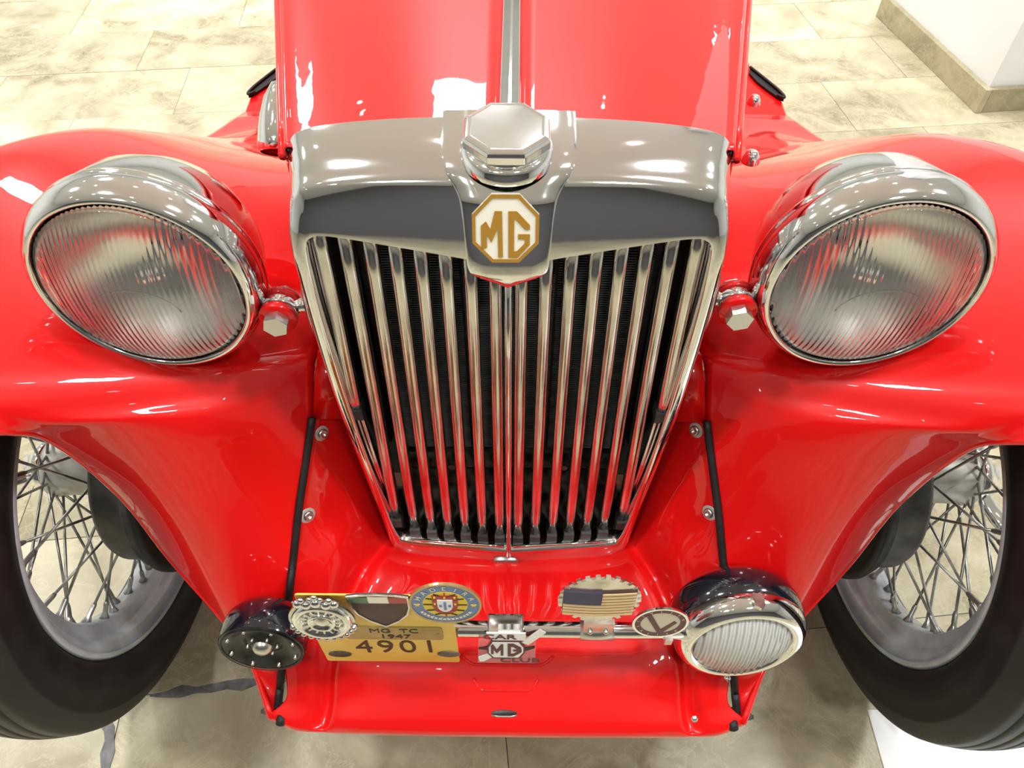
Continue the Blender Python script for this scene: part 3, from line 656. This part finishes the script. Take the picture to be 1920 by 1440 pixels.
for a, b_ in ((-.0098, .0135), (0, .0135), (.0098, .0135), (-.0100, .002), (.0100, .002)): flat('small_castle', [(a-.001, b_-.0014), (a+.001, b_-.0014), (a+.001, b_+.0014), (a-.001, b_+.0014)], .0022, .0027, M, YEN, mb)
for k, ch in enumerate('MADEIRA'):
    a = R(158 - k*136/6); link('badge_letter', xf(text_mesh(ch, .0085, .0003, 1, .0001), M @ T(.0278*math.cos(a), .0278*math.sin(a), .0013) @ Matrix.Rotation(a-PI/2, 4, 'Z')), WORN, mb, smooth=False)
for a in (R(183), R(-3)): flat('star', [((.0032 if i % 2 == 0 else .0013)*math.sin(i*PI/5)+.0278*math.cos(a), (.0032 if i % 2 == 0 else .0013)*math.cos(i*PI/5)+.0278*math.sin(a)) for i in range(10)], .001, .0016, M, YEN, mb)
for k in range(14):
    a = R(212+k*8.9); flat('laurel_leaf', [(.0278*math.cos(a)+.0028*math.cos(a+b_)*(1 if i % 2 else .5), .0278*math.sin(a)+.0028*math.sin(a+b_)*(1 if i % 2 else .5)) for i, b_ in enumerate([0, .8, 1.57, 2.4, 3.14, 3.9, 4.7, 5.5])], .001, .0015, M, WORN, mb)
# chrome round badge with winged crown
M = plane(604, 1162, -.290, 8) @ Matrix.Scale(.88, 4)
cb = link('chrome_badge', xf(lathe([(0, .003), (.012, .0035), (.0125, .0055), (.0145, .006), (.016, .0048), (.0165, .002), (.024, .002), (.0255, .0055), (.0290, .007), (.0330, .005), (.0345, .001), (.0345, -.003)], 56), M), CHROME, car); cb['label'] = 'round chrome badge with wheel spokes and a winged crest on top'
for k in range(16):
    a = 2*PI*k/16; link('badge_spoke', xf(box(.0165, .0245, -.0012, .0012, .002, .0042), M @ Matrix.Rotation(a, 4, 'Z')), WORN, cb, smooth=False)
for k in range(11):
    a = R(200+14*k); link('scroll_boss', xf(lathe([(0, .0055), (.003, .0045), (.0042, .001), (.0042, -.001)], 10), M @ T(.0370*math.cos(a), .0370*math.sin(a), 0)), WORN, cb)
link('wreath_ring', xf(flat_ring(ngon(40, .0375), ngon(40, .0335), -.002, .001), M), WORN, cb, smooth=False)
for (a, b_, r_) in ((-.020, .038, .0068), (-.011, .036, .0072), (0, .040, .0078), (.011, .036, .0072), (.020, .038, .0068), (-.0155, .044, .005), (.0155, .044, .005), (0, .050, .0045), (-.006, .046, .004), (.006, .046, .004)):
    link('crest_lobe', xf(lathe([(0, r_*.75), (r_*.6, r_*.55), (r_, 0), (r_*.6, -r_*.3), (0, -r_*.4)], 14), M @ T(a, b_, .003)), CHROME, cb)
link('centre_boss', xf(lathe([(0, .0065), (.005, .0055), (.009, .0035)], 20), M), WORN, cb)
link('badge_stay', xf(box(-.006, .006, -.05, .0, -.008, -.003), M), STEEL, cb, smooth=False)
# gear-edged flag badge
M = plane(1124, 1124, -.272, 4)
GP = []
for i in range(26):
    a = 2*PI*i/26
    for da, rr in ((-.055, 1.0), (.055, 1.0), (.075, .90), (.165, .90)): GP.append((.0415*rr*math.cos(a+da), .0440*rr*math.sin(a+da)*1.02))
gb = flat('gear_flag_badge', GP, -.002, .001, M, WORN, car); gb['label'] = 'toothed metal badge carrying a striped flag with a dark blue canton'
def wave(x): return .0028*math.sin((x+.036)/.072*PI*1.15+PI*.95)
def wstrip(xa, xb, ya, yb, z0, z1):
    n_ = 10; P = [(lerp(xa, xb, i/n_), ya+wave(lerp(xa, xb, i/n_))) for i in range(n_+1)] + [(lerp(xb, xa, i/n_), yb+wave(lerp(xb, xa, i/n_))) for i in range(n_+1)]
    return prism(P, z0, z1)
fl = link('flag', xf(wstrip(-.0365, .0355, -.0275, .0215, .001, .0022), M), mat('flag_line', (.06, .02, .015), .5), gb, smooth=False)
for k in range(8):
    y0 = -.0265 + k*.0058
    link('stripe', xf(wstrip(-.0360 if k < 4 else .002, .0350, y0, y0+.0035, .002, .0030), M), TAN, gb, smooth=False)
link('canton', xf(wstrip(-.0362, .0015, -.0028, .0212, .002, .0034), M), NAVY, gb, smooth=False)
c2 = at(1119, 1178, BY)
link('badge_clamp', tube([(c2.x-.0185, BY, BZ), (c2.x+.0185, BY, BZ)], .0112, 22), STEEL, gb)
link('clamp_neck', xf(box(-.0165, .0165, -.003, .003, .006, .034), T(c2.x, BY-.004, BZ) @ Matrix.Rotation(R(0), 4, 'X')), WORN, gb, smooth=False)
for d in (-.0085, .0085): link('clamp_screw', xf(lathe([(0, .003), (.002, .0028), (.003, .001), (.003, -.001)], 12), T(c2.x+d, BY-.0075, BZ+.014) @ Matrix.Rotation(R(80), 4, 'X')), STEEL, gb)
# round badge with blue chevron
M = plane(1238, 1167, -.277, 6)
vb = link('chevron_badge', xf(flat_ring(ngon(40, .0290), ngon(40, .0265), -.001, .0014), M), CHROME, car, smooth=False); vb['label'] = 'round cream badge with dark ring and dark V, half behind the fog lamp'
flat('badge_face', ngon(40, .0268), -.001, .0006, M, mat('ivory', (.62, .58, .44), .3, coat=.4), vb)
link('dark_ring', xf(flat_ring(ngon(40, .0262), ngon(40, .0205), .0004, .0011), M), MAROON, vb, smooth=False)
flat('chevron', [(-.0165, .0150), (-.0115, .0178), (.0020, -.0130), (.0140, .0040), (.0170, .0010), (.0035, -.0205), (-.0005, -.0205)], .0005, .0013, M, MAROON, vb)
for k in range(13):
    a = R(20+k*25); link('badge_letter', xf(text_mesh('V' if k % 4 == 0 else 'I', .0052, .0002), M @ T(.0233*math.cos(a), .0233*math.sin(a), .0012) @ Matrix.Rotation(a-PI/2, 4, 'Z')), WORN, vb, smooth=False)
link('badge_stay', xf(box(-.004, .004, -.014, .0, .0, .012), T(.175, BY-.004, BZ+.006)), STEEL, vb, smooth=False)
CLEAR = mat('clear_plastic', (.55, .5, .5), .08); CLEAR.node_tree.nodes['Principled BSDF'].inputs['Alpha'].default_value = .28
# car club badge below the clamp
M = plane(955, 1212, -.279, 12)
kb = flat('club_badge', [((x-955)*.000595, -(y-1212)*.00142) for x, y in ((913, 1194), (985, 1194), (985, 1203), (925, 1203))], -.001, .0010, M, WHITE, car); kb['label'] = 'white octagonal club badge lettered MG with arrow, hanging under the chrome bar'
cv = lambda P: [((x-955)*.000595, -(y-1212)*.00142) for x, y in P]
flat('diagonal_band', cv([(978, 1206), (1010, 1189), (1021, 1193), (990, 1209)]), -.0008, .0009, M, WHITE, kb)
flat('diagonal_band', cv([(897, 1227), (925, 1219), (931, 1223), (907, 1232), (899, 1232)]), -.0008, .0009, M, WHITE, kb)
flat('octagon_edge', cv([(914, 1212), (922, 1203), (974, 1203), (984, 1211), (984, 1219), (974, 1227), (924, 1227), (914, 1220)]), -.0004, .0014, M, MAROON, kb)
flat('octagon_face', cv([(917, 1212), (924, 1205), (972, 1205), (981, 1212), (981, 1218), (972, 1225), (926, 1225), (917, 1219)]), .0012, .0020, M, WHITE, kb)
flat('letter_m', cv([(921, 1220), (921, 1209), (925, 1207), (932, 1214), (940, 1207), (944, 1207), (944, 1222), (939, 1222), (939, 1214), (932, 1219), (926, 1214), (926, 1220)]), .0018, .0026, M, MAROON, kb)
flat('letter_g', cv([(952, 1206), (962, 1206), (977, 1211), (977, 1214), (971, 1214), (962, 1210), (958, 1210), (958, 1220), (964, 1219), (971, 1216), (962, 1216), (962, 1214), (978, 1214), (978, 1217), (963, 1223), (952, 1223)]), .0018, .0026, M, MAROON, kb)
flat('arrow', cv([(898, 1214), (914, 1212), (914, 1216), (898, 1215)]), -.0004, .0012, M, INK, kb); flat('arrow', cv([(984, 1213), (1002, 1211), (1002, 1213), (984, 1217)]), -.0004, .0012, M, INK, kb)
flat('tinted_backing', cv([(898, 1204), (1004, 1204), (1004, 1236), (895, 1236)]), -.0022, -.0010, M, CLEAR, kb)
link('badge_word', xf(text_mesh('CAR', .0115, .0002, 1.6, .0002), M @ T((937-955)*.000595, -(1198.5-1212)*.00142, .0014)), MAROON, kb, smooth=False)
link('badge_word', xf(text_mesh('CLUB', .0115, .0002, 1.6, .0002), M @ T((975-955)*.000595, -(1232-1212)*.00142, -.0006)), MAROON, kb, smooth=False)
link('badge_hanger', xf(box(-.012, .012, .0145, .030, -.008, -.001), M), CHROME, kb, smooth=False)

# ---- fog lamp (right) and horn (left) on the ends of the bar
FM = Matrix.Translation(CAM + (FW + UU*(1393-960)/F_PX + VV*(1216-720)/F_PX)*.822) @ Matrix.Rotation(R(-9), 4, 'X') @ Matrix.Rotation(R(2), 4, 'Z')
FROST = mat('frosted_lens', (.95, .96, .91), .14, trans=.3, ior=1.4)
_N, _L, _b = nodes(FROST); _tc = _N.new('ShaderNodeTexCoord'); _sp = _N.new('ShaderNodeSeparateXYZ'); _L.new(_tc.outputs['Object'], _sp.inputs[0])
_mu = _N.new('ShaderNodeMath'); _mu.operation = 'MULTIPLY'; _mu.inputs[1].default_value = 2*PI/.0078; _L.new(_sp.outputs[0], _mu.inputs[0])
_si = _N.new('ShaderNodeMath'); _si.operation = 'SINE'; _L.new(_mu.outputs[0], _si.inputs[0])
_bp = _N.new('ShaderNodeBump'); _bp.inputs['Strength'].default_value = .9; _bp.inputs['Distance'].default_value = .0018; _L.new(_si.outputs[0], _bp.inputs['Height']); _L.new(_bp.outputs['Normal'], _b.inputs['Normal'])
fog = link('fog_lamp', lathe([(.0725, .022), (.0752, .026), (.0760, .040), (.0735, .054), (.060, .068), (.035, .074), (.015, .079), (0, .080)], 64, 'Y'), BLACK, car); fog.matrix_world = FM
fog['label'] = 'round fog lamp with chrome bezel and black bowl'
link('bezel', lathe([(.0535, .006), (.0550, .002), (.0600, -.000), (.0660, .002), (.0710, .008), (.0735, .014), (.0742, .021), (.0725, .024)], 72, 'Y'), CHROME, fog)
link('fog_lens', lathe([(0, -.009), (.02, -.008), (.04, -.004), (.052, .001), (.0565, .005), (.050, .006), (.04, .000), (.02, -.0045), (0, -.0055)], 64, 'Y'), FROST, fog)
link('fog_reflector', lathe([(.0555, .006), (.048, .018), (.036, .030), (.018, .038), (0, .040)], 48, 'Y'), mat('warm_reflector', (.90, .89, .82), .3, .6), fog)
for k in range(13):
    x = -.043+k*.0072; h = math.sqrt(max(0, .050**2-x*x)); link('lens_flute', tube([(x, .0035-.011*(1-(abs(x)/.05)**2)+.0045, -h), (x*.98, .0015-.0085*(1-(abs(x)/.05)**2)+.002, -h*.45), (x*.97, -.0055*(1-(abs(x)/.05)**2)+.001, -.004)], .0021, 8, flat=.6, up=Vector((0, 1, 0))), FROST, fog)
link('lens_arch', tube([(-.048+.008*k, .002-.006*(1-((k-6)/6)**2), .004+.006*math.sin(k*.55)) for k in range(13)], .0022, 8), FROST, fog)
link('bezel_crest', xf(prism([(-.0065, .006), (-.004, .010), (0, .0085), (.004, .010), (.0065, .006), (.005, -.006), (0, -.010), (-.005, -.006)], 0, .004), T(.004, .011, .0735)), WORN, fog, smooth=False)
link('bezel_screw', xf(lathe([(0, .005), (.003, .0045), (.004, 0)], 12), T(-.002, .004, -.0735) @ Matrix.Rotation(PI, 4, 'X')), CHROME, fog)
link('lamp_stem', tube([FM.inverted() @ Vector((.262, -.246, .40)), FM.inverted() @ Vector((.258, -.258, .385)), FM.inverted() @ Vector((.256, -.258, .36))], .006, 10), MATTBLACK, fog)
link('mount_lug', xf(box(-.010, .006, .02, .034, -.010, .006), T(-.070, 0, .0)), STEEL, fog, smooth=False)
HM = Matrix.Translation(CAM + (FW + UU*(491-960)/F_PX + VV*(1216-720)/F_PX)*.822) @ Matrix.Rotation(R(-7), 4, 'X')
horn = link('horn', lathe([(.0475, .0), (.0485, .004), (.0490, .016), (.0465, .030), (.039, .042), (.024, .050), (0, .053)], 56, 'Y'), BLACK, car); horn.matrix_world = HM
horn['label'] = 'round black horn with a ribbed face and centre boss'
FACE = noise_mix(mat('horn_face', (.03, .03, .028), .3, .3), (.012, .012, .011), (.06, .06, .05), 50, 6)
link('horn_face', lathe([(0, -.002), (.008, -.002), (.010, .001), (.014, .002), (.020, .008), (.028, .009), (.033, .003), (.038, .001), (.0415, -.0015), (.0445, -.002), (.0470, .0)], 56, 'Y'), FACE, horn)
link('horn_boss', lathe([(0, -.006), (.007, -.005), (.011, -.001), (.012, .002)], 20, 'Y'), STEEL, horn)
link('face_ring', xf(lathe([(.0430, -.0032), (.0445, -.0036), (.0458, -.0030)], 56, 'Y'), T(0, 0, 0)), RUBBER, horn)
for k in range(8):
    a = 2*PI*k/8+.3; link('face_screw', xf(lathe([(0, -.0035), (.0018, -.003), (.0022, .001)], 10, 'Y'), T(.0385*math.cos(a), .0005, .0385*math.sin(a))), STEEL, horn)
for k in range(6):
    a = 2*PI*k/6; link('boss_screw', xf(lathe([(0, -.003), (.0014, -.0025), (.0018, .002)], 8, 'Y'), T(.0165*math.cos(a), .003, .0165*math.sin(a))), STEEL, horn)
link('horn_bracket', tube([HM.inverted() @ Vector((-.262, -.250, .395)), HM.inverted() @ Vector((-.258, -.258, .385)), HM.inverted() @ Vector((-.256, -.258, .36))], .006, 10), MATTBLACK, horn)

# ---- wheels (local x = outboard)
def tyre_prof():
    P = [(.250, -.034), (.2570, -.0375), (.2600, -.0425), (.268, -.0520), (.284, -.0570), (.302, -.0575), (.318, -.0545), (.320, -.0550), (.322, -.0540), (.330, -.0515), (.3335, -.0500), (.336, -.0490), (.341, -.0455)]
    tread = [(-.0430, .3445), (-.0330, .3475), (-.0325, .3425), (-.0295, .3425), (-.0290, .3480), (-.0170, .3500), (-.0165, .3450), (-.0135, .3450), (-.0130, .3505), (-.0015, .3512), (-.0012, .3460), (.0012, .3460), (.0015, .3512)]
    full = [(r, x) for x, r in tread]
    return P + full + [(r, -x) for r, x in reversed(full[:-3])] + [(r, -x) for r, x in reversed(P)]
NT = 360
def tmod(i, j, r, h):
    if .331 < r < .3436 and i % 2: r -= .0022
    return r
tyre_me = lathe(tyre_prof(), NT, 'X', tmod); tyre_me.materials.append(RUBBER)
rim_me = lathe([(.2500, -.0440), (.2550, -.0455), (.2590, -.0420), (.2560, -.0380), (.2520, -.0368), (.2480, -.0360), (.2400, -.0345), (.2360, -.0315), (.2345, -.0230), (.2300, -.0190), (.2160, -.0150), (.2135, -.0110), (.2135, .0110), (.2160, .0150), (.2300, .0190), (.2345, .0230), (.2360, .0315), (.2400, .0345), (.2480, .0360), (.2520, .0368), (.2560, .0380), (.2590, .0420), (.2550, .0455), (.2500, .0440)], 128, 'X'); rim_me.materials.append(RIM)
hub_me = lathe([(.030, -.052), (.055, -.050), (.057, -.044), (.054, -.040), (.044, -.034), (.040, -.010), (.041, .040), (.0425, .056), (.044, .060), (.044, .066), (.036, .068), (.034, .070)], 48, 'X'); hub_me.materials.append(HUBG)
knock_me = lathe([(.033, .068), (.037, .070), (.038, .080), (.035, .086), (.026, .090), (.024, .100), (.020, .105), (0, .107)], 36, 'X'); knock_me.materials.append(CHROME)
ear_me = tube(spline([(.084, .020, 0), (.092, .045, .004), (.104, .066, .006), (.108, .078, .006)], 5), [.011]*4+[.012]*4+[.013]*3+[.012]*3+[.009, .006], 12, flat=.55); ear_me.materials.append(CHROME)
drum_me = lathe([(0, -.085), (.030, -.085), (.032, -.104), (.060, -.110), (.118, -.111), (.123, -.108), (.1245, -.100), (.1225, -.098), (.1155, -.096), (.115, -.060), (.112, -.054), (.050, -.053), (.050, -.050)], 72, 'X'); drum_me.materials.append(DRUM)
plate_me = lathe([(0, -.1115), (.06, -.113), (.105, -.1125), (.118, -.118), (.1285, -.1175), (.1285, -.109), (.122, -.108)], 72, 'X'); plate_me.materials.append(mat('backplate_dark', (.02, .019, .018), .5, .3))
def spoke_me(x0, r0, a0, x1, r1, a1):
    p = Vector((x0, r0*math.cos(a0), r0*math.sin(a0))); q = Vector((x1, r1*math.cos(a1), r1*math.sin(a1)))
    d = (q-p).normalized()
    me = tube([p, q-d*.026], .0019, 8); nip = tube([q-d*.028, q-d*.024, q-d*.010, q], [.0026, .0034, .0034, .0072], 8)
    me = join(me, nip); me.materials.append(SPOKE); me.polygons.foreach_set('use_smooth', [True]*len(me.polygons)); return me
SP = [spoke_me(-.045, .050, 0, .004, .2150, R(52.5)), spoke_me(-.045, .050, R(12), -.006, .2150, R(-45)), spoke_me(.062, .036, R(6), -.004, .2150, R(37.5)), spoke_me(.062, .036, R(18), .008, .2150, R(-30))]
dimple_me = lathe([(0, .0042), (.004, .0036), (.0065, .0006)], 12); dimple_me.materials.append(RIM)
def sub(name, me, parent, M=None):
    o = bpy.data.objects.new(name, me); COL.objects.link(o); o.parent = parent
    if M is not None: o.matrix_local = M
    return o
drum_me.transform(T(.006, 0, 0) @ Matrix.Diagonal((1.0, 1.12, 1.12, 1))); plate_me.transform(T(.004, 0, 0) @ Matrix.Diagonal((1.0, 1.13, 1.13, 1)))
for me in (tyre_me, rim_me, hub_me, knock_me, ear_me, drum_me, plate_me, dimple_me): me.polygons.foreach_set('use_smooth', [True]*len(me.polygons))
for s in (-1, 1):
    W = sub('front_wheel', tyre_me, car); W['label'] = 'wire wheel with black ribbed tyre'
    # drum and backplate are a size larger than the hub
    W.matrix_local = T(s*.577, 0, .3512) @ Matrix.Rotation(0 if s > 0 else PI, 4, 'Z') @ Matrix.Rotation(R(7), 4, 'X')
    for nm, me in (('wheel_rim', rim_me), ('hub', hub_me), ('knock_off_nut', knock_me), ('brake_drum', drum_me), ('brake_backplate', plate_me)): sub(nm, me, W)
    for k in range(2): sub('nut_ear', ear_me, W, Matrix.Rotation(R(200 if s < 0 else 10)+PI*k, 4, 'X'))
    for k in range(12):
        for m_ in SP: sub('spoke', m_, W, Matrix.Rotation(2*PI*k/12, 4, 'X'))
# ---- running boards and small fittings beside the bonnet
for s in (-1, 1):
    rb = link('running_board', prism([(s*x, y) for x, y in ((.40, 1.04), (.650, 1.04), (.654, 1.12), (.612, 1.26), (.605, 1.6), (.605, 2.2), (.45, 2.2), (.42, 1.5))], .283, .300), RED, car, smooth=False); bevel(rb, .006, 3)
    leaf = [(.602, 1.27), (.625, 1.215), (.650, 1.150), (.655, 1.118), (.640, 1.130), (.622, 1.165), (.605, 1.205), (.596, 1.245)]
    link('rubber_tread', xf(prism([(s*x, y) for x, y in leaf], 0, .008), T(0, 0, .299)), RUBBER, rb, smooth=False)
    link('tread_edge', tube(spline([(s*x, y, .310) for x, y in leaf[:5]], 5), .0035, 8), MATTBLACK, rb)
    for k in range(3):
        link('rubber_tread', xf(prism(rrect(.013, .45, .012), 0, .006), T(s*(.46+.05*k), 1.70, .300)), RUBBER, rb, smooth=False)
c = at(512, 232, .26)
hb = link('air_horn', xf(lathe([(.052, -.020), (.056, -.018), (.0575, -.010), (.055, .01), (.050, .03), (.040, .055), (.024, .075), (0, .082)], 48, 'Y'), Matrix.Translation(c+Vector((.022, -.035, .0))) @ Matrix.Rotation(R(50), 4, 'X') @ Matrix.Diagonal((.62, 1, .92, 1)) @ Matrix.Scale(.85, 4)), CHROME, car); hb['label'] = 'chrome bowl beside the bonnet, on its left in the photo'
for (px, py, Y) in ((1413, 192, .42), (1407, 300, .12)):
    link('bonnet_catch', xf(lathe([(0, .012), (.006, .010), (.009, .004), (.010, -.002)], 16), Matrix.Translation(at(px, py, Y))), CHROME, car)
# inner valances closing the body down to the chassis
for s in (-1, 1):
    V = [[Vector((s*(.205+.225*y), y, z)) for z in (.60, .45, .26)] for y in (.02, .4, .8, 1.15)] + [[Vector((s*.46, y, z)) for z in (.60, .45, .26)] for y in (1.2, 1.5)]
    o = link('inner_valance', recalc(grid_mesh(V)), RED, car); so = o.modifiers.new('s', 'SOLIDIFY'); so.thickness = .003
    link('front_bulkhead', box(min(s*.150, s*.222), max(s*.150, s*.222), .008, .014, .33, .605), MATTBLACK, car, smooth=False)
